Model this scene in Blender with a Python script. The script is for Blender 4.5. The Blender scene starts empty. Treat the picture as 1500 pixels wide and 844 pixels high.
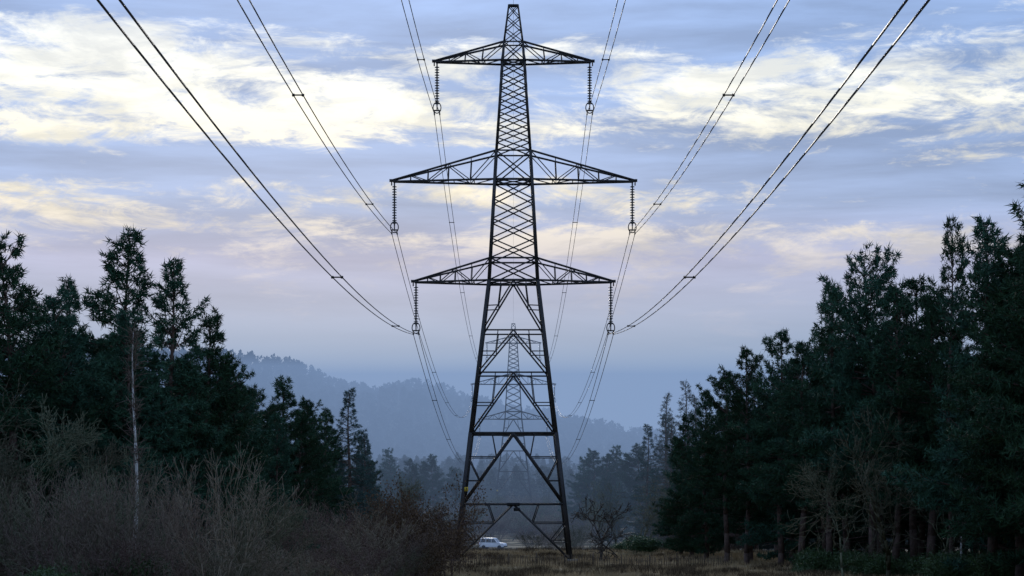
import bpy, math, random
import numpy as np
from mathutils import Vector
R0=np.random.default_rng(7)
scene=bpy.context.scene
COL=scene.collection
def lin(c):
    return tuple(((v/255)/12.92 if v/255<=0.04045 else ((v/255+0.055)/1.055)**2.4) for v in c)
# ---------------------------------------------------------------- materials
def new_mat(name,c1,c2,rough=0.9,scale=3.0,island=False,spec=0.2,trans=None,metal=0.0,bump=0.0,perobj=0.0):
    m=bpy.data.materials.new(name); m.use_nodes=True
    nt=m.node_tree; b=nt.nodes['Principled BSDF']
    b.inputs['Roughness'].default_value=rough
    b.inputs['Specular IOR Level'].default_value=spec
    b.inputs['Metallic'].default_value=metal
    tc=nt.nodes.new('ShaderNodeTexCoord'); n=nt.nodes.new('ShaderNodeTexNoise')
    n.inputs['Scale'].default_value=scale; n.inputs['Detail'].default_value=5
    nt.links.new(tc.outputs['Object'],n.inputs['Vector'])
    r=nt.nodes.new('ShaderNodeMapRange'); r.inputs[1].default_value=0.3; r.inputs[2].default_value=0.7
    nt.links.new(n.outputs[0],r.inputs[0])
    fac=r.outputs[0]
    if island:
        g=nt.nodes.new('ShaderNodeNewGeometry'); a=nt.nodes.new('ShaderNodeMath'); a.operation='MULTIPLY_ADD'
        a.inputs[1].default_value=0.5
        h=nt.nodes.new('ShaderNodeMath'); h.operation='MULTIPLY'; h.inputs[1].default_value=0.5
        nt.links.new(r.outputs[0],h.inputs[0])
        nt.links.new(g.outputs['Random Per Island'],a.inputs[0]); nt.links.new(h.outputs[0],a.inputs[2]); fac=a.outputs[0]
    mx=nt.nodes.new('ShaderNodeMix'); mx.data_type='RGBA'
    mx.inputs[6].default_value=(*c1,1); mx.inputs[7].default_value=(*c2,1)
    nt.links.new(fac,mx.inputs[0]); out=mx.outputs[2]
    if perobj>0:
        oi=nt.nodes.new('ShaderNodeObjectInfo'); hs=nt.nodes.new('ShaderNodeHueSaturation')
        q=nt.nodes.new('ShaderNodeMapRange'); q.inputs[3].default_value=1-perobj; q.inputs[4].default_value=1+perobj
        nt.links.new(oi.outputs['Random'],q.inputs[0]); nt.links.new(q.outputs[0],hs.inputs['Value'])
        q2=nt.nodes.new('ShaderNodeMapRange'); q2.inputs[3].default_value=0.47; q2.inputs[4].default_value=0.53
        nt.links.new(oi.outputs['Random'],q2.inputs[0]); nt.links.new(q2.outputs[0],hs.inputs['Hue'])
        nt.links.new(out,hs.inputs['Color']); out=hs.outputs[0]
    nt.links.new(out,b.inputs['Base Color'])
    if bump>0:
        bp=nt.nodes.new('ShaderNodeBump'); bp.inputs['Strength'].default_value=bump; bp.inputs['Distance'].default_value=0.05
        nt.links.new(n.outputs[0],bp.inputs['Height']); nt.links.new(bp.outputs[0],b.inputs['Normal'])
    return m
M={}
M['needle']=new_mat('pine_needles',(0.008,0.034,0.022),(0.050,0.118,0.055),0.75,0.7,True,perobj=0.35)
M['needle2']=new_mat('spruce_needles',(0.018,0.050,0.042),(0.055,0.11,0.085),0.7,0.7,True,perobj=0.2)
M['larch']=new_mat('larch_twigs',(0.05,0.065,0.055),(0.11,0.13,0.10),0.8,0.7,True)
M['bark']=new_mat('pine_bark',(0.06,0.042,0.034),(0.16,0.11,0.085),0.95,4,bump=0.6)
M['twig']=new_mat('bare_twigs',(0.085,0.068,0.052),(0.25,0.20,0.15),0.9,2,True,perobj=0.3)
M['twig_g']=new_mat('mossy_twigs',(0.06,0.065,0.038),(0.18,0.18,0.11),0.9,2,True,perobj=0.25)
M['twig_p']=new_mat('purple_twigs',(0.085,0.058,0.048),(0.21,0.15,0.12),0.9,2,True,perobj=0.3)
M['twig_d']=new_mat('oak_bark',(0.04,0.035,0.028),(0.10,0.085,0.065),0.9,2,True)
M['birch']=new_mat('birch_bark',(0.30,0.29,0.26),(0.72,0.71,0.65),0.8,5)
M['russet']=new_mat('russet_leaves',(0.05,0.032,0.018),(0.16,0.10,0.05),0.8,2,True)
M['laurel']=new_mat('evergreen_leaves',(0.02,0.05,0.015),(0.09,0.16,0.05),0.5,2,True,spec=0.4)
M['gorse']=new_mat('yellowgreen_leaves',(0.08,0.11,0.02),(0.22,0.25,0.05),0.6,2,True)
M['grass']=new_mat('dry_grass_blades',(0.20,0.145,0.07),(0.66,0.50,0.28),0.9,0.25,True)
M['heath']=new_mat('heather_stems',(0.05,0.036,0.022),(0.16,0.11,0.06),0.9,1,True)
M['steel']=new_mat('weathered_steel',(0.022,0.022,0.022),(0.05,0.048,0.045),0.6,1.5,metal=0.2,spec=0.4)
M['cable']=new_mat('aluminium_cable',(0.05,0.05,0.055),(0.08,0.08,0.085),0.5,0.5,metal=0.3)
M['glass_ins']=new_mat('insulator_glaze',(0.04,0.045,0.045),(0.07,0.07,0.07),0.3,3,spec=0.5)
M['yellow']=new_mat('yellow_sign_paint',(0.55,0.40,0.04),(0.65,0.47,0.05),0.5,3)
M['black']=new_mat('black_paint',(0.01,0.01,0.01),(0.02,0.02,0.02),0.5,3)
M['wood']=new_mat('chestnut_pales',(0.06,0.045,0.032),(0.15,0.115,0.08),0.9,1.2,True)
M['far']=new_mat('far_woodland_foliage',(0.02,0.045,0.035),(0.10,0.10,0.07),0.9,0.02,True)
M['hilltree']=new_mat('hill_woodland_foliage',(0.03,0.04,0.03),(0.11,0.09,0.07),0.9,0.012,True)
M['asphalt']=new_mat('gravel_road',(0.16,0.15,0.13),(0.3,0.27,0.22),0.95,1.5)
M['white']=new_mat('white_car_paint',(0.72,0.74,0.77),(0.8,0.81,0.83),0.3,2,spec=0.5)
M['window']=new_mat('tinted_glass',(0.02,0.03,0.04),(0.03,0.04,0.05),0.08,2,spec=0.8)
M['tyre']=new_mat('rubber_tyre',(0.015,0.015,0.015),(0.025,0.025,0.025),0.9,5)
M['redlamp']=new_mat('red_lens',(0.4,0.01,0.01),(0.5,0.02,0.02),0.3,5)

def mesh_arr(name,V,F,mats,midx=None,smooth=False):
    V=np.asarray(V,dtype=np.float32); F=np.asarray(F,dtype=np.int32)
    me=bpy.data.meshes.new(name); k=F.shape[1]
    me.vertices.add(len(V)); me.vertices.foreach_set('co',V.ravel())
    me.loops.add(F.size); me.loops.foreach_set('vertex_index',F.ravel())
    me.polygons.add(len(F)); me.polygons.foreach_set('loop_start',np.arange(0,F.size,k,dtype=np.int32))
    me.polygons.foreach_set('loop_total',np.full(len(F),k,dtype=np.int32))
    for m in mats: me.materials.append(m)
    if midx is not None: me.polygons.foreach_set('material_index',np.asarray(midx,dtype=np.int32))
    if smooth: me.polygons.foreach_set('use_smooth',np.ones(len(F),dtype=bool))
    me.update(calc_edges=True); me.validate()
    return me
def add(name,me,loc=(0,0,0),rot=(0,0,0),sc=(1,1,1),parent=None):
    o=bpy.data.objects.new(name,me); o.location=loc; o.rotation_euler=rot; o.scale=sc
    COL.objects.link(o)
    if parent: o.parent=parent
    return o
def empty(name,loc=(0,0,0),rot=(0,0,0)):
    o=bpy.data.objects.new(name,None); o.location=loc; o.rotation_euler=rot; COL.objects.link(o); return o

def prisms(P0,P1,r0,r1,k=4):
    P0=np.asarray(P0,float);P1=np.asarray(P1,float);n=len(P0)
    r0=np.broadcast_to(np.asarray(r0,float),(n,));r1=np.broadcast_to(np.asarray(r1,float),(n,))
    d=P1-P0; d/=np.linalg.norm(d,axis=1,keepdims=True)+1e-9
    up=np.tile([0,0,1.0],(n,1)); up[np.abs(d[:,2])>0.95]=[0,1,0]
    a=np.cross(d,up); a/=np.linalg.norm(a,axis=1,keepdims=True); b=np.cross(d,a)
    ang=np.arange(k)*2*np.pi/k+np.pi/k
    ring=a[:,None,:]*np.cos(ang)[None,:,None]+b[:,None,:]*np.sin(ang)[None,:,None]
    V=np.concatenate([P0[:,None,:]+ring*r0[:,None,None],P1[:,None,:]+ring*r1[:,None,None]],axis=1)
    base=(np.arange(n)*2*k)[:,None]
    F=[]
    for i in range(k):
        j=(i+1)%k
        F.append(np.concatenate([base+i,base+j,base+k+j],1)); F.append(np.concatenate([base+i,base+k+j,base+k+i],1))
    for i in range(1,k-1):
        F.append(np.concatenate([base+0,base+i+1,base+i],1)); F.append(np.concatenate([base+k,base+k+i,base+k+i+1],1))
    return V.reshape(-1,3),np.concatenate(F,0)
def blades(rng,T,D,nb,bl,bw,spread=0.7,up=0.25,jit=0.06):
    n=len(T); T=np.repeat(T,nb,0); D=np.repeat(D,nb,0)
    d=D*0.6+rng.normal(size=(n*nb,3))*spread; d[:,2]+=up; d/=np.linalg.norm(d,axis=1,keepdims=True)+1e-9
    s=np.cross(d,rng.normal(size=(n*nb,3))); s/=np.linalg.norm(s,axis=1,keepdims=True)+1e-9
    L=bl*rng.uniform(.6,1.3,(n*nb,1)); W=bw*rng.uniform(.7,1.3,(n*nb,1))*0.5
    T=T+rng.normal(size=T.shape)*jit
    V=np.stack([T-s*W,T+s*W,T+d*L],1).reshape(-1,3)
    F=np.arange(len(V)).reshape(-1,3)
    return V,F
def join(parts):
    Vs=[];Fs=[];Ms=[];o=0
    for V,F,m in parts:
        Vs.append(V);Fs.append(F+o);Ms.append(np.full(len(F),m));o+=len(V)
    return np.concatenate(Vs),np.concatenate(Fs),np.concatenate(Ms)

# ---------------------------------------------------------------- terrain
gy=np.array([-600,-170,-60,0,60,140,165,215,280,350,420,520,560,700,900,1000,1300,6000.])
gz=np.array([22,13.3,7.5,4.5,2.6,0.2,0,0,-2,-3.8,-3.4,-0.4,0,2,9,12,5,0.])
yy=np.arange(-600,6000,5.0); zz=np.interp(yy,gy,gz); ker=np.hanning(9); ker/=ker.sum()
zz2=np.convolve(np.pad(zz,4,mode='edge'),ker,'valid')
def g(X,Y):
    X=np.asarray(X,float);Y=np.asarray(Y,float)
    z=np.interp(Y,yy,zz2)
    z=z+0.10*np.sin(X*0.31+1.0)*np.sin(Y*0.23)+0.07*np.sin(X*0.83+Y*0.57)+0.04*np.sin(X*1.7-Y*1.3)
    return z
def nonuni(a,b,c0,c1,fine,coarse):
    L=list(np.arange(c0,c1,fine)); x=c1; s=fine
    while x<b: L.append(x); s=min(s*1.25,coarse); x+=s
    L.append(b); x=c0; s=fine
    while x>a:
        s=min(s*1.25,coarse); x-=s; L.append(max(x,a))
    return np.unique(np.array(L))
def grid(xs,ys,zf):
    X,Y=np.meshgrid(xs,ys); Z=zf(X,Y)
    V=np.stack([X,Y,Z],-1).reshape(-1,3); nx=len(xs); ny=len(ys)
    i=np.arange(ny-1)[:,None]*nx+np.arange(nx-1)[None,:]; i=i.ravel()
    F=np.stack([i,i+1,i+nx+1,i+nx],1); return V,F
gm=bpy.data.materials.new('heath_ground'); gm.use_nodes=True; nt=gm.node_tree; b=nt.nodes['Principled BSDF']; b.inputs['Roughness'].default_value=1; b.inputs['Specular IOR Level'].default_value=0.05
tc=nt.nodes.new('ShaderNodeTexCoord')
def nz(s,d=6):
    n=nt.nodes.new('ShaderNodeTexNoise'); n.inputs['Scale'].default_value=s; n.inputs['Detail'].default_value=d; nt.links.new(tc.outputs['Object'],n.inputs['Vector']); return n
n1=nz(0.12);n2=nz(2.5)
cr=nt.nodes.new('ShaderNodeValToRGB'); e=cr.color_ramp.elements
e[0].position=.34;e[0].color=(0.05,0.06,0.025,1); e[1].position=.64;e[1].color=(0.52,0.40,0.23,1)
x=e.new(.48);x.color=(0.16,0.12,0.06,1)
nt.links.new(n1.outputs[0],cr.inputs[0])
mx=nt.nodes.new('ShaderNodeMix');mx.data_type='RGBA';mx.blend_type='MULTIPLY';mx.inputs[0].default_value=.6
c2=nt.nodes.new('ShaderNodeValToRGB');c2.color_ramp.elements[0].position=.35;c2.color_ramp.elements[0].color=(.3,.3,.3,1);c2.color_ramp.elements[1].position=.6
nt.links.new(n2.outputs[0],c2.inputs[0]);nt.links.new(cr.outputs[0],mx.inputs[6]);nt.links.new(c2.outputs[0],mx.inputs[7]);nt.links.new(mx.outputs[2],b.inputs['Base Color'])
bp=nt.nodes.new('ShaderNodeBump');bp.inputs['Distance'].default_value=.15;nt.links.new(n2.outputs[0],bp.inputs['Height']);nt.links.new(bp.outputs[0],b.inputs['Normal'])
xs=nonuni(-4000,4000,-45,45,1.0,300);ys=nonuni(-600,5900,120,260,1.0,150)
V,F=grid(xs,ys,g); add('ground',mesh_arr('ground',V,F,[gm],smooth=True))
hx=np.array([-3000,-1500,-700,-450,-326,-286,-253,-205,-156,-123,-91,-58,-26,55,120,153,280,600,1200,3000.])
hz=np.array([120,140,155,166,158,150,153,129,125,133,126,114,106,86,75,70,62,70,100,110.])-8
def hill(X,Y):
    s=np.clip((Y-1150)/1350,0,1); s=s*s*(3-2*s); s=s**1.25
    back=np.clip((Y-2600)/1200,0,1)
    h=np.interp(X,hx,hz)*s*(1-back*.9)
    h=h+s*(3*np.sin(X*.021+Y*.006)+4*np.sin(X*.009-Y*.011)+1.5*np.sin(X*.05+Y*.03))
    return h-3+3*s
V,F=grid(np.concatenate([np.arange(-3000,-900,60),np.arange(-900,900,12),np.arange(900,3000,60)]),np.arange(1120,3800,20),hill)
hm=new_mat('wooded_hillside',(0.03,0.04,0.025),(0.14,0.13,0.07),1,0.008,spec=0.05)
add('hills',mesh_arr('hills',V,F,[hm],smooth=True))

# ---------------------------------------------------------------- trees
def conifer(seed,H=16,cb=1.5,R=3.6,kind='pine',dens=7.0,nb=12,bl=.34,bw=.05,wide=.6,subd=1.0,tw=.10):
    rng=np.random.default_rng(seed)
    nseg=10; zs=np.linspace(-0.6,H*0.97,nseg+1); lean=rng.normal(size=2)*.3
    ph=rng.uniform(0,6); cx=lean[0]*(zs/H)**2+.14*np.sin(zs*.5+ph)*(zs>0); cy=lean[1]*(zs/H)**2+.14*np.cos(zs*.43+ph)*(zs>0)
    rr=.017*H*(1-zs/H*.93); rr=np.maximum(rr,.025)
    P=np.stack([cx,cy,zs],1)
    parts=[(*prisms(P[:-1],P[1:],rr[:-1],rr[1:],8),0)]
    B0=[];B1=[];r0=[];r1=[];T=[];D=[]
    for k in range(int(max(0,cb-1)*5)):
        z=rng.uniform(1.0,cb+1); a=rng.uniform(0,6.28); L=rng.uniform(.4,1.6); p=np.array([np.interp(z,zs,cx),np.interp(z,zs,cy),z])
        B0.append(p);B1.append(p+np.array([math.cos(a)*L,math.sin(a)*L,rng.uniform(-.3,.25)*L]));r0.append(.03);r1.append(.012)
    nbr=int((H-cb)*dens)
    lob=rng.uniform(.56,1.32,size=(11,6))
    for i in range(nbr):
        u=(i+rng.uniform())/nbr
        t=u
        z=cb+(H-cb-.1)*t
        if kind=='pine': z=round(z/0.85)*0.85*0.6+z*0.4 if t<.93 else z
        az=rng.uniform(0,2*np.pi)
        lf=lob[min(10,int(t*11)),int(az/(2*np.pi)*6)%6]
        if kind=='pine':
            pr=max(tw,(1-t)**wide)*min(1,.75+1.3*t); L=R*pr*rng.uniform(.6,1.1)*lf
            el=math.radians(-8+54*t**2+rng.normal()*9); curl=.20
        else:
            pr=max(.04,(1-t)**.85); L=R*pr*rng.uniform(.8,1.1)*(.75+.25*lf)
            el=math.radians(-14+48*t**2+rng.normal()*5); curl=.06
        L=max(L,.35)
        x0=np.interp(z,zs,cx);y0=np.interp(z,zs,cy)
        h=np.array([math.cos(az),math.sin(az),0]); side=np.array([-h[1],h[0],0])
        bend=rng.normal()*.12
        def pt(s): return np.array([x0,y0,z])+h*L*s*math.cos(el)+side*L*bend*s*s+np.array([0,0,L*s*math.sin(el)+curl*L*s*s])
        ns=3; pp=[pt(k/ns) for k in range(ns+1)]
        rb=.012*L+.015
        for k in range(ns):
            B0.append(pp[k]);B1.append(pp[k+1]);r0.append(rb*(1-k/ns)+.006);r1.append(rb*(1-(k+1)/ns)+.006)
        m=max(3,int(L*5*subd))
        for k in range(m):
            s=.22+.78*(k+rng.uniform())/m
            p=pt(s); sg=1 if k%2 else -1
            tl=(.42*L*(1-s)+.24)*rng.uniform(.6,1.2)
            dd=h*rng.uniform(.3,.9)+side*sg*rng.uniform(.5,1.0)+np.array([0,0,rng.uniform(-.15,.5) if kind=='pine' else rng.uniform(-.35,.1)])
            dd/=np.linalg.norm(dd)
            q=p+dd*tl
            B0.append(p);B1.append(q);r0.append(.012);r1.append(.006)
            nt_=max(1,int(tl/.28))
            for a in range(nt_):
                T.append(p+dd*tl*(a+1)/nt_);D.append(dd)
        T.append(pt(1.0));D.append(h); T.append(pt(.9));D.append(h)
    for k in range(6): T.append(np.array([cx[-1],cy[-1],H*.97-k*.2]));D.append(np.array([0,0,1.0]))
    parts.append((*prisms(B0,B1,r0,r1,3),0))
    T=np.array(T);D=np.array(D)
    parts.append((*blades(rng,T,D,nb,bl,bw),1))
    return join(parts)
def save(name,data,mats): return mesh_arr(name,data[0],data[1],mats,data[2])
PN=[]
specs=[(11,16,.6,4.3,.58,.12),(12,16,.8,4.0,.66,.10),(13,16,.6,4.4,.48,.18),(14,16,2.5,4.0,.45,.22),(15,16,5.0,4.3,.34,.30),(16,16,3.5,3.4,.5,.22),(17,16,4.2,4.0,.52,.16),(18,16,5.2,3.8,.46,.2)]
for s,H,cb,R,w,tw in specs: PN.append(save('pine_tree_mesh',conifer(s,H,cb,R,'pine',8.2,14,.33,.065,w,1.0,tw),[M['bark'],M['needle']]))
SP=[save('spruce_tree_mesh',conifer(s,16,1.0,3.4,'spruce',10,10,.26,.055,subd=.9),[M['bark'],M['needle2']]) for s in (21,22)]
LA=[save('larch_tree_mesh',conifer(s,16,1.5,3.4,'spruce',9,6,.24,.045,subd=.8),[M['bark'],M['larch']]) for s in (31,)]
def put(kind,X,Y,top,var=None,w=1.0):
    base=float(g(X,Y))-.1
    lst={'pine_tree':PN,'spruce_tree':SP,'larch_tree':LA}[kind]
    me=lst[(var if var is not None else random.randrange(len(lst)))%len(lst)]
    s=(top-base)/16.6
    w=w*1.03
    add(kind,me,(X,Y,base),(0,0,random.uniform(0,6.28)),(s*w*random.uniform(.95,1.05),s*w*random.uniform(.95,1.05),s))
random.seed(5)
for X,Y,z,v,w in [(-22.3,95,18.0,2,1.0),(-25.8,97,16.5,0,1.0),(-22.6,106,17.3,1,.8),(-18.6,100,19.0,0,.95),(-16.2,100,17.5,0,.9),(-20.6,97,15.6,2,1.0),
                  (-15.7,105,15.4,2,.8),(-14.8,106,13.6,0,.95),(-14.0,109,12.9,2,1.15),(-17.4,97,14.6,2,1.0),(-15.4,100,12.6,0,1.15),(-23.5,102,15.8,2,1),
                  (-18.9,170,15.6,3,1.0),(-18.0,182,14.4,2,.9),(-21.5,160,15.7,0,1.0),(-19.6,150,13.8,2,1.0),(-20.0,205,15,0,.9),(-17.4,168,12.6,2,.9),(-17.0,152,12,0,.9),
                  (-20.5,230,15.6,1,.9),(-18.3,262,13.2,2,.8),(-19.0,280,10.5,0,.8),(-22,250,14,2,1)]:
    put('pine_tree',X,Y,z,v,w)
put('spruce_tree',-18.9,240,18.6,0,1.0); put('spruce_tree',-17.6,252,14.0,1,.9)
for X,Y,z,v,w in [(31.2,122,25.6,2,.9),(29.5,130,23.6,1,.9),(29.1,140,24.4,5,.55),(28.6,150,21.9,6,.9),(25.8,150,23.4,4,.8),(23.4,155,21.5,5,.75),
                  (21.6,170,19.6,6,.85),(19.6,176,18.6,6,.8),(18.4,182,17.0,7,.85),(17.4,190,15.6,0,.85),(16.8,198,13.6,2,.95),(16.4,205,11.4,0,1.05),
                  (22.3,162,18.2,7,.95),(26.5,145,20.7,6,.85),(31.0,134,21.5,7,.9),(21.0,186,17,3,1),(24.5,166,19.5,3,.9),(27.5,157,20.2,4,.9),(33.0,128,25,3,.9),(22.8,172,17,2,.9),(25,158,18,7,1),(28.5,143,20,7,1),(30.5,127,21.5,6,.9)]:
    put('pine_tree',X,Y,z,v,w)
put('larch_tree',23.6,290,22.2,0,.85);put('larch_tree',21.8,300,21.0,0,.85);put('larch_tree',25.6,296,20,0,.85);put('spruce_tree',20.5,320,17,0,.9);put('larch_tree',21,280,17,0,.8);put('pine_tree',20.5,262,13,0,.9);put('larch_tree',24.5,284,20,0,.8);put('spruce_tree',22.6,306,18,1,1)
for X,Y,z in [(21.4,430,15.6),(19,425,14.2),(16.5,430,15),(13.8,436,13.4),(24,400,15),(18,390,9),(-23.7,480,14),(-18,470,14.3),(-14,480,12),(-27,470,16),(-21,440,12),(-30,430,15)]:
    put('pine_tree',X,Y,z,None,1.0)
rng=random.Random(9)
def fill(n,xa,xb,ya,yb,ha,hb,sgn,slope=0,vs=(0,1,2,3,4,5)):
    for i in range(n):
        Y=rng.uniform(ya,yb); X=sgn*(rng.uniform(xa,xb)+slope*(Y-ya)); base=float(g(X,Y))
        put('pine_tree',X,Y,base+rng.uniform(ha,hb),rng.choice(vs),1.1)
fill(50,19,48,108,165,12.5,15.5,-1); fill(36,23,60,165,290,12,14.5,-1,-.01); fill(14,29,50,30,92,12,15,-1)
fill(56,26,58,158,235,15,18,1,-.06,(2,3,4,5,6,7)); fill(30,33,60,115,160,18,22,1); fill(34,23,60,235,300,11,14,1); fill(12,36,55,30,110,13,17,1)
fill(30,27,75,300,520,10,13,-1,-.03); fill(30,24,75,300,520,10,13,1,-.03)

def lodtree(rng,H,R,n,size,con=True):
    u=rng.uniform(0.05,1,n)**.8; a=rng.uniform(0,2*np.pi,n)
    r=R*(((1-u)**.7) if con else np.sqrt(np.clip(1-(2*u-1)**2,0,1)))*np.sqrt(rng.uniform(.2,1,n))
    P=np.stack([r*np.cos(a),r*np.sin(a),u*H],1)
    d=rng.normal(size=(n,3));d/=np.linalg.norm(d,axis=1,keepdims=True); s=np.cross(d,rng.normal(size=(n,3)));s/=np.linalg.norm(s,axis=1,keepdims=True)
    return np.stack([P-s*size*.5,P+s*size*.5,P+d*size],1)
def forest(name,pts,zf,H0,H1,n,size,mat,seed,frac):
    rng=np.random.default_rng(seed); T=[lodtree(rng,1,.27,n,size,k<6*frac) for k in range(6)]; out=[]
    for (X,Y) in pts:
        t=T[rng.integers(6)]; h=rng.uniform(H0,H1); a=rng.uniform(0,6.28); c,s=math.cos(a),math.sin(a)
        v=t*h*np.array([1.15,1.15,1]); w=v.copy(); w[...,0]=v[...,0]*c-v[...,1]*s; w[...,1]=v[...,0]*s+v[...,1]*c
        out.append(w+np.array([X,Y,float(zf(X,Y))]))
    V=np.concatenate(out).reshape(-1,3); F=np.arange(len(V)).reshape(-1,3)
    add(name,mesh_arr(name,V,F,[mat]))
r2=np.random.default_rng(3)
pts=[]
while len(pts)<1500:
    Y=r2.uniform(570,1120); X=r2.uniform(-.30,.30)*Y
    if abs(X)<9 and Y<600: continue
    pts.append((X,Y))
forest('distant_forest',pts,g,7,13,330,.075,M['far'],1,.6)
pts=[(r2.uniform(-.27,.27)*Y,Y) for Y in r2.uniform(1150,2560,9000)]
forest('hillside_woodland',pts,hill,8,17,60,.16,M['hilltree'],2,.3)

# bare trees -------------------------------------------------------
def bare(seed,H=8,stems=1,depth=6,spread=.5,r=.1,twist=.25,leaf=None,nleaf=0,rmin=.006):
    rng=np.random.default_rng(seed); B0=[];B1=[];ra=[];rb=[];T=[];D=[]
    def grow(p,d,L,rad,dep):
        n=3 if dep>2 else 2
        for k in range(n):
            d=d+rng.normal(size=3)*twist*.5; d[2]+=.05; d/=np.linalg.norm(d)
            q=p+d*L/n; r_=rad*(.84 if dep>0 else .6)
            B0.append(p);B1.append(q);ra.append(rad);rb.append(r_); p=q; rad=r_
            if dep>0 and k<n-1 and rng.uniform()<.8:
                e=d+rng.normal(size=3)*spread*1.2; e/=np.linalg.norm(e); grow(p,e,L*.6,rad*.55,dep-1 if dep<3 else dep-2)
        if dep<=1: T.append(p);D.append(d)
        if dep<=0: return
        for c in range(2 if rng.uniform()<.6 else 3):
            e=d+rng.normal(size=3)*spread; e[2]+=.08; e/=np.linalg.norm(e)
            grow(p,e,L*rng.uniform(.62,.85),rad*.68,dep-1)
    for s in range(stems):
        a=rng.uniform(0,6.28); t=.12 if stems==1 else rng.uniform(.1,.6)
        d=np.array([math.cos(a)*t,math.sin(a)*t,1.0]);d/=np.linalg.norm(d)
        p=np.array([math.cos(a),math.sin(a),0])*(0 if stems==1 else rng.uniform(.05,.7)); p=p+np.array([0,0,-.2])
        grow(p,d,H*.30*rng.uniform(.8,1.1),r*rng.uniform(.7,1),depth)
    parts=[(*prisms(B0,B1,np.maximum(ra,rmin),np.maximum(rb,rmin*.85),3),0)]
    if nleaf:
        T=np.array(T);D=np.array(D); parts.append((*blades(rng,T,D,nleaf,.10,.08,.9,0,.18),1))
    V,F,m=join(parts); s=H/V[:,2].max(); V=V*np.array([s,s,s])
    return V,F,m
BT=[save('bare_tree_mesh',bare(s,8,1,6,.5,.13,rmin=.010),[M['twig_g']]) for s in (41,42)]
BO=save('bare_oak_mesh',bare(47,6.0,1,5,.70,.19,.45,rmin=.026),[M['twig_d']])
SH=[save('bare_shrub_mesh',bare(s,4,st,4,.38,.03,.2,rmin=.007),[mm]) for s,mm,st in ((51,M['twig'],9),(52,M['twig_p'],8),(53,M['twig_g'],7),(54,M['twig'],5))]
RU=[save('russet_shrub_mesh',bare(s,5,8,4,.5,.04,.3,True,7),[M['twig_p'],M['russet']]) for s in (61,62)]
EV=[save('evergreen_shrub_mesh',bare(s,2.2,10,4,.6,.03,.3,True,12),[M['twig'],mm]) for s,mm in ((71,M['laurel']),(72,M['gorse']))]
def putm(name,me,X,Y,s,w=None,dz=0):
    w=w or s; add(name,me,(X,Y,float(g(X,Y))-.05+dz),(0,0,random.uniform(0,6.28)),(w,w,s))
for X,Y,s in [(-21.5,86,1.05),(-18.5,84,.85),(-17,88,.8),(-23.5,92,1.2),(-12.4,98,.65),(-14.5,92,.75),(24.9,140,1.45),(22.5,143,1.1),(27.6,136,1.2),(-12.5,205,.9),(-14,225,1.1),(13.8,225,.9),(15,245,1.2),(12.6,262,1.1),(-13.5,250,1.0),(12,330,1.1),(-11.5,300,1),(14,300,1.3),(-20,88,.9),(-10.5,105,.6)]:
    putm('bare_tree',random.choice(BT),X,Y,s)
putm('oak_tree',BO,7.6,181,1.0,1.0)
for i in range(50):
    Y=random.uniform(72,98); X=-random.uniform(9.0+.02*(Y-72),.25*Y+1); putm('bare_shrub',random.choice(SH),X,Y,random.uniform(.55,1.45),random.uniform(.8,1.25))
for i in range(20):
    Y=random.uniform(100,150); X=-random.uniform(6.2,13); putm('bare_shrub',random.choice(SH),X,Y,random.uniform(.7,1.35)*(1.15 if X<-8 else .9),1.2)
for X,Y,s,w in [(-5.0,120,1.35,1.0),(-6.6,123,1.15,1.1),(-3.8,122,1.0,.75),(-8.3,126,1.0,1.1),(-5.6,117,.8,.9)]: putm('russet_shrub',random.choice(RU),X,Y,s,w)
for i in range(46):
    Y=random.uniform(222,345); X=random.uniform(-24,24)
    if -.018*Y<X<.0045*Y and Y<349: continue
    putm('bare_shrub',random.choice(SH),X,Y,random.uniform(.6,1.0),1.2)
for i in range(120):
    Y=random.uniform(364,560); X=random.uniform(-19,19); putm('bare_shrub',random.choice(SH),X,Y,random.uniform(.8,1.7),1.9)
for i in range(30):
    Y=random.uniform(375,535); X=random.uniform(-20,20)
    putm('bare_tree',random.choice(BT),X,Y,random.uniform(.6,.95),1.0)
for i in range(40):
    Y=random.uniform(440,545); X=random.uniform(-18,18); putm('evergreen_shrub',EV[0],X,Y,random.uniform(1.0,2.2),2.4)
for i in range(26):
    Y=random.uniform(128,160); X=random.uniform(19,22)+ (160-Y)*.22+random.uniform(0,7); putm('evergreen_shrub',EV[0],X,Y,random.uniform(.4,1.1),random.uniform(.9,1.4))
for X,Y,s in [(33,134,3.0),(32.2,132,2.0)]: putm('evergreen_shrub',EV[1],X,Y,s,1)
putm('evergreen_shrub',EV[0],-15.9,72,.8,.8);putm('evergreen_shrub',EV[0],-13.8,76,1,1.0)
for i in range(22):
    Y=random.uniform(205,260); X=random.choice([-1,1])*random.uniform(11,20); putm('evergreen_shrub',EV[0],X,Y,random.uniform(.6,1.2),1.2)
rng=np.random.default_rng(81); n=16; zs=np.linspace(-.3,10.6,n); P=np.stack([.25*np.sin(zs*.45)+.03*zs,.1*np.cos(zs*.6),zs],1)
rr=np.interp(zs,[0,10.6],[.10,.022]); parts=[(*prisms(P[:-1],P[1:],rr[:-1],rr[1:],8),0)]
B0=[];B1=[];
for k in range(80):
    z=rng.uniform(3,10.5); p=np.array([np.interp(z,zs,P[:,0]),np.interp(z,zs,P[:,1]),z]); a=rng.uniform(0,6.28); L=rng.uniform(.4,1.5)*(1-z/13)
    q=p+np.array([math.cos(a)*L*.5,math.sin(a)*L*.5,L*.8]); B0.append(p);B1.append(q)
    for j in range(5):
        s=rng.uniform(.3,1); w=p+(q-p)*s; B0.append(w);B1.append(w+rng.normal(size=3)*.25+np.array([0,0,.1]))
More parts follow.
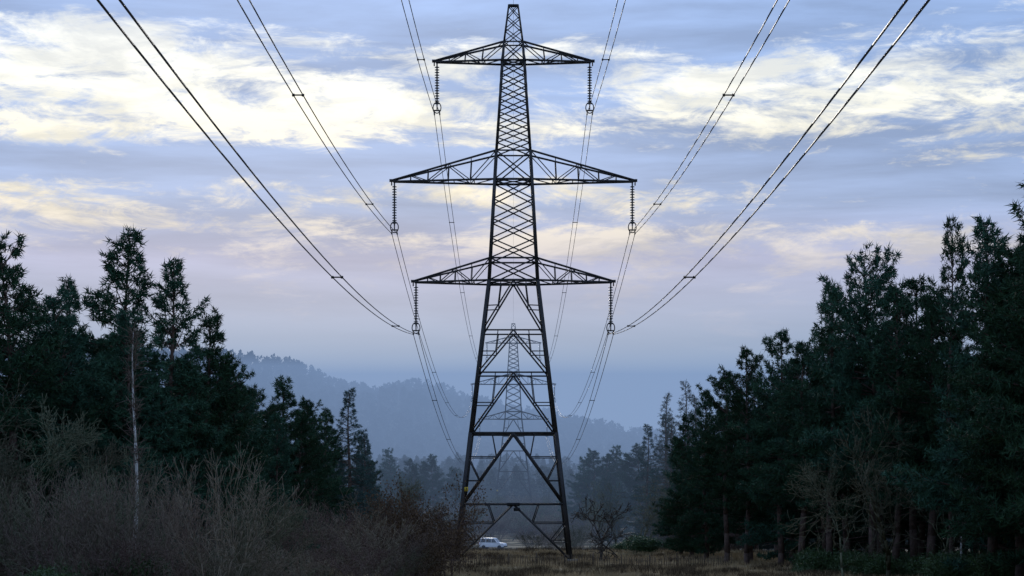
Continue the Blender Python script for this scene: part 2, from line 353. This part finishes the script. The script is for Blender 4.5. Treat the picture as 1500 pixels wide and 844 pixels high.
parts.append((*prisms(B0,B1,.014,.006,3),1)); V,F,m=join(parts)
BM_=mesh_arr('birch_tree',V,F,[M['birch'],M['twig']],m)
add('birch_tree',BM_,(-15.3,83,float(g(-15.3,83))),(0,.02,0),(1,1,1.0))
add('birch_tree',BM_,(28.6,133.5,float(g(28.6,133))),(0,0,2),(.8,.8,.75)); 

# grass / heather ----------------------------------------------------
rng=np.random.default_rng(91)
def patch(name,n,xa,xb,ya,yb,bl,bw,nb,mat,clump=False):
    X=rng.uniform(xa,xb,n);Y=rng.uniform(ya,yb,n)
    if clump:
        k=n//60; cx=rng.uniform(xa,xb,k);cy=rng.uniform(ya,yb,k); i=rng.integers(0,k,n); X=cx[i]+rng.normal(size=n)*.5;Y=cy[i]+rng.normal(size=n)*.5
    T=np.stack([X,Y,g(X,Y)],1); D=np.tile([0,0,1.0],(n,1)); V,F=blades(rng,T,D,nb,bl,bw,.35,.4,.04)
    add(name,mesh_arr(name,V,F,[mat]))
patch('dry_grass',26000,-14,36,138,222,.34,.035,4,M['grass'])
patch('heather',8000,-14,36,138,168,.45,.04,5,M['heath'],True)
patch('heather',4000,-14,36,168,222,.45,.04,5,M['heath'],True)
patch('bracken_undergrowth',9000,-20,24,222,330,.6,.07,4,M['heath'],True)

# ---------------------------------------------------------------- pylon
def pylon_mesh():
    S=[];W=[]
    def m(a,b,w): S.append((a,b));W.append(w)
    zk=np.array([0,25.1,45.0,50.1]); hk=np.array([5.15,2.2,1.08,.42])
    hw=lambda z: float(np.interp(z,zk,hk))
    C=[(1,1),(1,-1),(-1,-1),(-1,1)]
    cor=lambda z,i: np.array([C[i%4][0]*hw(z),C[i%4][1]*hw(z),z])
    mid=lambda z,i: (cor(z,i)+cor(z,i+1))/2
    for i in range(4):
        for a,b,w in [(-.3,11.4,.18),(11.4,25.1,.16),(25.1,36.8,.14),(36.8,46.7,.11),(46.7,50.1,.07)]: 
            m(cor(a,i)if a>=0 else cor(0,i)+np.array([0,0,-.4]),cor(b,i),w)
        def K(z0,z1,w,nr):
            top=mid(z1,i); m(cor(z1,i),cor(z1,i+1),w)
            for j in (i,i+1):
                lo=cor(z0,j); m(top,lo,w)
                for k in range(1,nr+1):
                    f=k/(nr+1); pl=cor(z0+(z1-z0)*f,j); pd=lo+(top-lo)*f
                    m(pl,pd,.05)
                    if k<nr+1:
                        f2=(k+1)/(nr+1) if k<nr else 1; m(pd,cor(z0+(z1-z0)*f2,j) if f2<1 else cor(z1,j)*.5+top*.5 ,.045)
        K(0,5.05,.08,2); K(5.05,11.4,.095,2); 
        K(11.4,16.8,.075,1); K(16.8,20.6,.07,1); 
        top=mid(25.1,i)
        for j in (i,i+1):
            m(top,cor(20.6,j),.07); m(cor(22.8,j),(top+cor(20.6,j))/2,.05); m(cor(25.1,j)*.5+top*.5,(top+cor(20.6,j))/2,.05)
        m(cor(25.1,i),cor(25.1,i+1),.11)
        def X(zs,w):
            for a,b in zip(zs[:-1],zs[1:]):
                m(cor(a,i),cor(b,i+1),w); m(cor(a,i+1),cor(b,i),w)
        X([25.1,27.1],.065); m(cor(27.1,i),cor(27.1,i+1),.08)
        X(list(np.linspace(27.1,34.2,5)),.06); m(cor(34.2,i),cor(34.2,i+1),.10)
        X([34.2,36.8],.06); m(cor(36.8,i),cor(36.8,i+1),.07)
        X(list(np.linspace(36.8,45,8)),.055); m(cor(45,i),cor(45,i+1),.08)
        X([45,46.7],.05); m(cor(46.7,i),cor(46.7,i+1),.06); X([46.7,47.9,49,50.1],.04); m(cor(50.1,i),cor(50.1,i+1),.05)
    for z in (5.05,11.4,25.1,34.2,45):
        m(cor(z,0),cor(z,2),.05); m(cor(z,1),cor(z,3),.05)
        for i in range(4): m(mid(z,i),mid(z,i+1),.05)
    for z,zt,t,n in [(25.1,27.1,8.9,5),(34.2,36.8,10.85,5),(45,46.7,7.0,4)]:
        for s in (1,-1):
            tip=np.array([s*t,0,z]); 
            tb=[np.array([s*t,.12*q,z]) for q in (1,-1)]
            for q,tt in ((1,tb[0]),(-1,tb[1])):
                b0=np.array([s*hw(z),q*hw(z),z]); t0=np.array([s*hw(zt),q*hw(zt),zt])
                m(b0,tt,.09); m(t0,tt+np.array([0,0,.14]),.085)
                fr=np.array([0,.24,.46,.66,.83,1.0]) if n==5 else np.array([0,.3,.56,.8,1.0])
                pb=[b0+(tt-b0)*f for f in fr]; pt=[t0+(tt+np.array([0,0,.14])-t0)*f for f in fr]
                for k in range(1,len(fr)-1):
                    m(pb[k],pt[k],.04)
                for k in range(len(fr)-2):
                    if k%2==0: m(pt[k],pb[k+1],.042)
                    else: m(pb[k],pt[k+1],.042)
            b1=np.array([s*hw(z),hw(z),z]); b2=np.array([s*hw(z),-hw(z),z])
            fr=np.linspace(0,1,n+1)
            for k in range(n):
                A=b1+(tb[0]-b1)*fr[k]; B=b2+(tb[1]-b2)*fr[k]; A2=b1+(tb[0]-b1)*fr[k+1]; B2=b2+(tb[1]-b2)*fr[k+1]
                m(A,B2,.04) if k%2 else m(B,A2,.04)
                m(A2,B2,.04)
            m(tip+np.array([-.1*s,0,.1]),tip+np.array([.35*s,0,.1]),.13)
            m(tip+np.array([0.15*s,0,.05]),tip+np.array([.15*s,0,-.35]),.06)
    m(np.array([-.5,0,50.1]),np.array([.5,0,50.1]),.09)
    V,F=prisms([a for a,b in S],[b for a,b in S],np.array(W)*1.3,np.array(W)*1.3,4)
    return V,F
V,F=pylon_mesh(); PM=mesh_arr('lattice_tower',V,F,[M['steel']])
def lathe(profile,k=12):
    V=[];F=[]
    for r,z in profile:
        for i in range(k): V.append((r*math.cos(6.28318*i/k),r*math.sin(6.28318*i/k),z))
    n=len(profile)
    for j in range(n-1):
        for i in range(k): F.append((j*k+i,j*k+(i+1)%k,(j+1)*k+(i+1)%k,(j+1)*k+i))
    return np.array(V),np.array(F)
prof=[(.02,0),(.07,0),(.07,-.25)]
z=-.3
for k in range(15):
    prof+=[(.07,z),(.21,z-.05),(.22,z-.09),(.07,z-.11)]; z-=.235
prof+=[(.06,z),(.06,-3.9),(.02,-4.0)]
IV,IF=lathe(prof,10)
IM=mesh_arr('insulator_string',IV,IF,[M['glass_ins']],smooth=False)
rs=[];re=[];rw=[]
for k in range(14):
    a0=2*math.pi*k/14;a1=2*math.pi*(k+1)/14
    zc=-3.95
    rs.append((.36*math.cos(a0),0,zc-.15+.5*math.sin(a0)));re.append((.36*math.cos(a1),0,zc-.15+.5*math.sin(a1)));rw.append(.06)
rs+=[(-.3,0,-4.35),(-.24,0,-4.35),(.24,0,-4.35),(0,0,-3.9),(-.24,-.35,-4.66),(.24,-.35,-4.66)];re+=[(.3,0,-4.35),(-.24,0,-4.7),(.24,0,-4.7),(0,0,-4.35),(-.24,.35,-4.66),(.24,.35,-4.66)];rw+=[.08,.06,.06,.07,.08,.08]
YV,YF=prisms(rs,re,rw,rw,4); YM=mesh_arr('conductor_clamp',YV,YF,[M['steel']])
def box(cx,cy,cz,sx,sy,sz):
    V=np.array([(x*sx/2+cx,y*sy/2+cy,z*sz/2+cz) for x in(-1,1) for y in(-1,1) for z in(-1,1)])
    F=np.array([(0,1,3,2),(4,6,7,5),(0,4,5,1),(2,3,7,6),(0,2,6,4),(1,5,7,3)]); return V,F
def boxes(L):
    Vs=[];Fs=[];Ms=[];o=0
    for b_,mi in L:
        V,F=box(*b_); Vs.append(V);Fs.append(F+o);Ms+= [mi]*len(F);o+=8
    return np.concatenate(Vs),np.concatenate(Fs),Ms
DV,DF,DM=boxes([((-4.15,-4.72,6.4,.34,.03,.38),0),((-4.15,-4.74,6.4,.05,.012,.24),1),((-4.1,-4.74,6.46,.10,.012,.05),1)])
DMm=mesh_arr('danger_sign',DV,DF,[M['yellow'],M['black']],DM)
BV,BF,_=boxes([((.3,-4.7,4.62,.55,.06,.3),0),((.3,-4.7,4.9,.06,.06,.4),0),((0,-4.65,5.05,1.1,.08,.3),0)]); BM=mesh_arr('number_plate',BV,BF,[M['black']])
ARM=[(25.1,8.9),(34.2,10.85),(45,7.0)]
def pylon(Y,zb):
    e=empty('electricity_pylon',(0,Y,zb))
    add('lattice_tower',PM,parent=e)
    k=0
    for z,t in ARM:
        for s in (-1,1):
            x=s*(t+.15)-s*.25
            add('insulator_string_%d'%k,IM,(x,0,z-.1),parent=e); add('conductor_clamp_%d'%k,YM,(x,0,z-.02),parent=e); k+=1
    add('danger_sign',DMm,parent=e); add('number_plate',BM,parent=e)
    f=[]
    for a in(-1,1):
        for b_ in (-1,1): f.append(((a*5.2,b_*5.2,-.2,.9,.9,.9),0))
    V,F,_=boxes(f); add('footings',mesh_arr('footings',V,F,[M['asphalt']]),parent=e)
pylon(190,0);pylon(550,0);pylon(-170,13.3)
pl=empty('power_lines',(0,0,0))
def near(z1,Y): return z1-2.84e-4*(115**2-(Y-75)**2)
def far(z1,Y): return z1-9.2*(1-((Y-370)/180)**2)
def cable(name,x,zf,ya,yb,r):
    ys=np.linspace(ya,yb,73); P=np.stack([np.full_like(ys,x),ys,zf(ys)],1)
    V,F=prisms(P[:-1],P[1:],r,r,6); add(name,mesh_arr(name,V,F,[M['cable']]),parent=pl)
sp0=[];sp1=[];sw=[]
c=0
for z,t in ARM:
    for s in(-1,1):
        xc=s*(t-.1); z1=z-4.7
        for q in(-.24,.24):
            cable('conductor_%d'%c,xc+q,lambda y:near(z1,y),-170,190,.029);c+=1
            cable('conductor_%d'%c,xc+q,lambda y:far(z1,y),190,550,.029);c+=1
        for Y in (-100,-50,-5,35,105,157): 
            zz_=near(z1,Y); sp0.append((xc-.27,Y,zz_));sp1.append((xc+.27,Y,zz_));sw.append(.045)
            for q in(-.24,.24): sp0.append((xc+q,Y-.1,zz_));sp1.append((xc+q,Y+.1,zz_));sw.append(.085)
        for Y in (235,285,340,395,450,505):
            zz_=far(z1,Y); sp0.append((xc-.3,Y,zz_));sp1.append((xc+.3,Y,zz_));sw.append(.05)
cable('earth_wire_0',0,lambda y:50.2-2.4e-4*(115**2-(y-75)**2),-170,190,.014)
cable('earth_wire_1',0,lambda y:50.2-7*(1-((y-370)/180)**2),190,550,.014)
V,F=prisms(sp0,sp1,sw,sw,4); add('spacers',mesh_arr('spacers',V,F,[M['steel']]),parent=pl)

# ---------------------------------------------------------------- fence
rng=np.random.default_rng(5); L=[];a=[];bq=[];w=[]
X=-5.0
fy=lambda x:170+ .12*x+ .6*math.sin(x*.5)
while X<18:
    h=rng.uniform(.85,1.05); y=fy(X); z=float(g(X,y)); l=rng.normal()*.04
    a.append((X,y,z-.1));bq.append((X+l,y,z+h));w.append(.032); X+=rng.uniform(.16,.24)
X=-5.0
while X<18:
    y=fy(X)+.06; z=float(g(X,y)); a.append((X,y,z-.2));bq.append((X+rng.normal()*.03,y,z+1.15));w.append(.06)
    for hh in (.3,.75):
        x2=X+2.3; y2=fy(x2)+.06; a.append((X,y,z+hh));bq.append((x2,y2,float(g(x2,y2))+hh));w.append(.010)
    X+=2.3
V,F=prisms(a,bq,w,w,4); add('paling_fence',mesh_arr('paling_fence',V,F,[M['wood']]))

# ---------------------------------------------------------------- road and car
RY=350
def rz(X,Y): return g(X,Y)*0+float(np.interp(RY,yy,zz2))+.32
V,F=grid(np.arange(-60,61,2.0),np.linspace(RY-3.2,RY+3.2,9),rz); add('gravel_road',mesh_arr('gravel_road',V,F,[M['asphalt']]))
rzv=float(np.interp(RY,yy,zz2))+.32
V,F,_=boxes([((0,RY-3.45,rzv-.2,120,.5,.46),0),((0,RY+3.45,rzv-.2,120,.5,.46),0)]); add('road_verge',mesh_arr('road_verge',V,F,[gm]))
van=empty('parked_car',(-3.4,RY-.5,rzv+.0),(0,0,math.radians(-18)))
prof=[(-2.15,.35),(-2.2,.9),(-2.1,1.0),(-1.95,1.75),(-1.75,1.86),(.25,1.86),(.5,1.78),(1.1,1.12),(2.0,.98),(2.18,.8),(2.2,.35)]
def extr(prof,y0,y1,inset=0):
    n=len(prof); V=[(x,y0,z) for x,z in prof]+[(x,y1,z) for x,z in prof]; F=[tuple(range(n)),tuple(range(2*n-1,n-1,-1))]+[(i,i+n,(i+1)%n+n,(i+1)%n) for i in range(n)]
    return V,F
V,F=extr(prof,-.88,.88); V=[(x,y*(1-.13*max(0,(z-1.05)/.8)),z) for x,y,z in V]
me=bpy.data.meshes.new('body'); me.from_pydata(V,[],F); me.materials.append(M['white']); me.update()
o=add('body',me,parent=van); bv=o.modifiers.new('b','BEVEL'); bv.width=.06; bv.segments=2
def quad(name,Q,mat):
    me=bpy.data.meshes.new(name); me.from_pydata([v for q in Q for v in q],[],[tuple(range(4*i,4*i+4)) for i in range(len(Q))]); me.materials.append(mat); add(name,me,parent=van)
Q=[]
for s in(-1,1):
    yt=s*(.88*(1-.13*(1.70-1.05)/.8)+.012); yb=s*(.88*(1-.13*(.10)/.8)+.012)
    for x0,x1,x2,x3 in [(-1.85,-1.0,-1.0,-1.75),(-.92,-.05,-.05,-.92),(.03,.95,.45,.03)]: Q.append([(x0,yb,1.13),(x1,yb,1.13),(x2,yt,1.70),(x3,yt,1.70)])
Q.append([(1.10,-.72,1.14),(1.10,.72,1.14),(.56,.66,1.74),(.56,-.66,1.74)]); Q.append([(-2.09,-.7,1.12),(-2.09,.7,1.12),(-1.985,.64,1.68),(-1.985,-.64,1.68)])
quad('windows',Q,M['window'])
V,F,mm=boxes([((-2.2,-.75,.95,.06,.16,.3),0),((-2.2,.75,.95,.06,.16,.3),0),((-2.22,0,.45,.1,1.7,.18),1),((2.22,0,.45,.1,1.7,.18),1)]); add('lamps_and_bumpers',mesh_arr('lb',V,F,[M['redlamp'],M['black']],mm),parent=van)
WV,WF=lathe([(.0,-.12),(.2,-.12),(.22,-.1),(.33,-.11),(.34,-.06),(.34,.06),(.33,.11),(.22,.1),(.2,.12),(0,.12)],20)
WM=mesh_arr('wheel',WV,WF,[M['tyre']])
k=0
for x in(-1.35,1.4):
    for y in(-.82,.82): add('wheel_%d'%k,WM,(x,y,.34),(math.pi/2,0,0),parent=van);k+=1

# ---------------------------------------------------------------- haze (valley air, emitted glow in place of scattered light, deeper with distance)
ya,yb,xw=235,4000,2500
HV=np.array([(-xw,ya,-30),(xw,ya,-30),(xw,yb,-30),(-xw,yb,-30),(-xw,ya,40),(xw,ya,40),(xw,yb,230),(-xw,yb,230)],float)
HF=np.array([(0,3,2,1),(4,5,6,7),(0,1,5,4),(1,2,6,5),(2,3,7,6),(3,0,4,7)])
hz_=bpy.data.materials.new('glowing_haze'); hz_.use_nodes=True; nt=hz_.node_tree; nt.nodes.clear()
DN=.00064
out=nt.nodes.new('ShaderNodeOutputMaterial'); vs=nt.nodes.new('ShaderNodeVolumeAbsorption'); vs.inputs['Color'].default_value=(0,0,0,1); vs.inputs['Density'].default_value=DN
em=nt.nodes.new('ShaderNodeEmission'); em.inputs[0].default_value=(.40,.60,1.0,1); em.inputs[1].default_value=DN*.54
ad=nt.nodes.new('ShaderNodeAddShader'); nt.links.new(vs.outputs[0],ad.inputs[0]); nt.links.new(em.outputs[0],ad.inputs[1]); nt.links.new(ad.outputs[0],out.inputs['Volume'])
add('haze',mesh_arr('haze',HV,HF,[hz_]))

# ---------------------------------------------------------------- world
SUN_EL=math.radians(14); SUN_AZ=math.radians(-6)
w=bpy.data.worlds.new('World'); scene.world=w; w.use_nodes=True; nt=w.node_tree; nt.nodes.clear()
N=nt.nodes.new; Lk=nt.links.new
out=N('ShaderNodeOutputWorld'); tc=N('ShaderNodeTexCoord'); sep=N('ShaderNodeSeparateXYZ'); Lk(tc.outputs['Generated'],sep.inputs[0])
def MA(op,a,b=None,c=None,clamp=False):
    n=N('ShaderNodeMath'); n.operation=op; n.use_clamp=clamp
    for i,v in enumerate((a,b,c)):
        if v is None: continue
        if isinstance(v,(int,float)): n.inputs[i].default_value=v
        else: Lk(v,n.inputs[i])
    return n.outputs[0]
x_,y_,z_=sep.outputs
def noise(sx,sy,sz,det,rough,dist=0,off=0):
    mp=N('ShaderNodeMapping'); mp.inputs['Scale'].default_value=(sx,sy,sz); mp.inputs['Location'].default_value=(off,off*.7,off*1.3)
    n=N('ShaderNodeTexNoise'); n.inputs['Scale'].default_value=1; n.inputs['Detail'].default_value=det; n.inputs['Roughness'].default_value=rough; n.inputs['Distortion'].default_value=dist
    Lk(tc.outputs['Generated'],mp.inputs[0]); Lk(mp.outputs[0],n.inputs['Vector']); return n.outputs[0]
def blob(cx,cz,rx,rz,amp):
    a=MA('DIVIDE',MA('SUBTRACT',x_,cx),rx); b=MA('DIVIDE',MA('SUBTRACT',z_,cz),rz)
    s=MA('ADD',MA('MULTIPLY',a,a),MA('MULTIPLY',b,b)); return MA('MULTIPLY',MA('EXPONENT',MA('MULTIPLY',s,-1.0)),amp)
def ramp(f,pts,interp='EASE'):
    r=N('ShaderNodeValToRGB'); r.color_ramp.interpolation=interp; e=r.color_ramp.elements
    while len(e)>1: e.remove(e[0])
    e[0].position=pts[0][0]; e[0].color=(*pts[0][1],1)
    for p,c in pts[1:]:
        q=e.new(p); q.color=(*c,1)
    Lk(f,r.inputs[0]); return r.outputs[0]
def mixc(f,a,b,bt='MIX'):
    m=N('ShaderNodeMix'); m.data_type='RGBA'; m.blend_type=bt
    if isinstance(f,(int,float)): m.inputs[0].default_value=f
    else: Lk(f,m.inputs[0])
    for i,v in ((6,a),(7,b)):
        if isinstance(v,tuple): m.inputs[i].default_value=(*v,1)
        else: Lk(v,m.inputs[i])
    return m.outputs[2]
base=ramp(z_,[(0,lin((136,166,192))),(.035,lin((142,170,196))),(.06,lin((152,174,200))),(.085,lin((164,176,204))),(.11,lin((172,178,210))),(.135,lin((154,176,216))),(.19,lin((148,178,226))),(.24,lin((154,186,238))),(.6,lin((142,170,222)))],'LINEAR')
nA=noise(9,9,38,11,.64,.4,3.1); nB=noise(30,30,95,9,.68,.7,8.3); nC=noise(5,5,44,8,.58,.25,1.7)
mask=0
for bb in [(-.21,.182,.09,.028,.12),(-.10,.190,.09,.026,.085),(-.03,.165,.05,.012,.06),(.055,.185,.05,.028,.10),(.17,.180,.09,.020,.11),(.25,.215,.05,.014,.07),(.0,.142,.07,.008,.14),(-.18,.128,.07,.010,.09),(.02,.118,.12,.010,.08),(.15,.112,.10,.012,.05),(-.12,.153,.16,.007,-.13),(.10,.150,.06,.008,-.09),(-.15,.225,.14,.012,-.07),(.10,.222,.08,.012,-.06),(.09,.162,.03,.008,.08)]:
    q=blob(*bb); mask=q if mask==0 else MA('ADD',mask,q)
f=MA('ADD',MA('ADD',MA('MULTIPLY',nA,.64),MA('MULTIPLY',nB,.36)),mask)
mr=N('ShaderNodeMapRange'); mr.interpolation_type='SMOOTHSTEP'; Lk(f,mr.inputs[0]); mr.inputs[1].default_value=.51; mr.inputs[2].default_value=.645
cf=MA('MULTIPLY',mr.outputs[0],MA('MULTIPLY',MA('SUBTRACT',z_,.06),14,clamp=True))
nD=noise(16,16,64,9,.64,.5,12.4)
mr3=N('ShaderNodeMapRange'); Lk(nD,mr3.inputs[0]); mr3.inputs[1].default_value=.42; mr3.inputs[2].default_value=.58; mr3.inputs[3].default_value=.76; mr3.inputs[4].default_value=1.06
cloudcol=ramp(z_,[(.08,lin((200,196,208))),(.115,lin((224,216,208))),(.145,lin((244,236,214))),(.18,lin((253,252,240))),(.24,lin((232,242,253)))],'LINEAR')
cc=N('ShaderNodeCombineColor')
Lk(mr3.outputs[0],cc.inputs[0]); Lk(MA('MULTIPLY_ADD',mr3.outputs[0],.9,.1),cc.inputs[1]); Lk(MA('MULTIPLY_ADD',mr3.outputs[0],.7,.3),cc.inputs[2])
cloudcol=mixc(1.0,cloudcol,cc.outputs[0],'MULTIPLY')
mr2=N('ShaderNodeMapRange'); Lk(nC,mr2.inputs[0]); mr2.inputs[1].default_value=.38; mr2.inputs[2].default_value=.62; mr2.inputs[3].default_value=.74; mr2.inputs[4].default_value=1.08
fade=MA('MULTIPLY',MA('SUBTRACT',z_,.05),12,clamp=True)
dkv=MA('ADD',MA('MULTIPLY',mr2.outputs[0],fade),MA('SUBTRACT',1.0,fade))
dk=N('ShaderNodeCombineColor'); 
for i in range(3): Lk(dkv ,dk.inputs[i])
base=mixc(1.0,base,dk.outputs[0],'MULTIPLY')
colr=mixc(cf,base,cloudcol)
bg=N('ShaderNodeBackground'); Lk(colr,bg.inputs[0]); bg.inputs[1].default_value=1.10
sky=N('ShaderNodeTexSky'); sky.sky_type='NISHITA'; sky.sun_disc=False; sky.sun_elevation=SUN_EL; sky.sun_rotation=SUN_AZ
bs=N('ShaderNodeBackground'); Lk(sky.outputs[0],bs.inputs[0]); bs.inputs[1].default_value=.06
mxs=N('ShaderNodeMixShader'); mxs.inputs[0].default_value=.94; Lk(bs.outputs[0],mxs.inputs[1]); Lk(bg.outputs[0],mxs.inputs[2]); Lk(mxs.outputs[0],out.inputs[0])

sl=bpy.data.lights.new('sun','SUN'); sl.energy=1.4; sl.angle=math.radians(14); sl.color=(1,.93,.82)
so=bpy.data.objects.new('sun',sl); COL.objects.link(so)
d=Vector((math.sin(SUN_AZ)*math.cos(SUN_EL),math.cos(SUN_AZ)*math.cos(SUN_EL),math.sin(SUN_EL)))
so.rotation_euler=d.to_track_quat('Z','Y').to_euler()

cd=bpy.data.cameras.new('camera'); cam=bpy.data.objects.new('camera',cd); COL.objects.link(cam)
cam.location=(0,0,6.2); cam.rotation_euler=(math.radians(90),0,0)
cd.sensor_width=36; cd.lens=73.9; cd.shift_x=-2/1500; cd.shift_y=298/1500; cd.clip_start=.5; cd.clip_end=9000
scene.camera=cam
scene.view_settings.view_transform='Standard'; scene.view_settings.look='None'; scene.view_settings.exposure=0
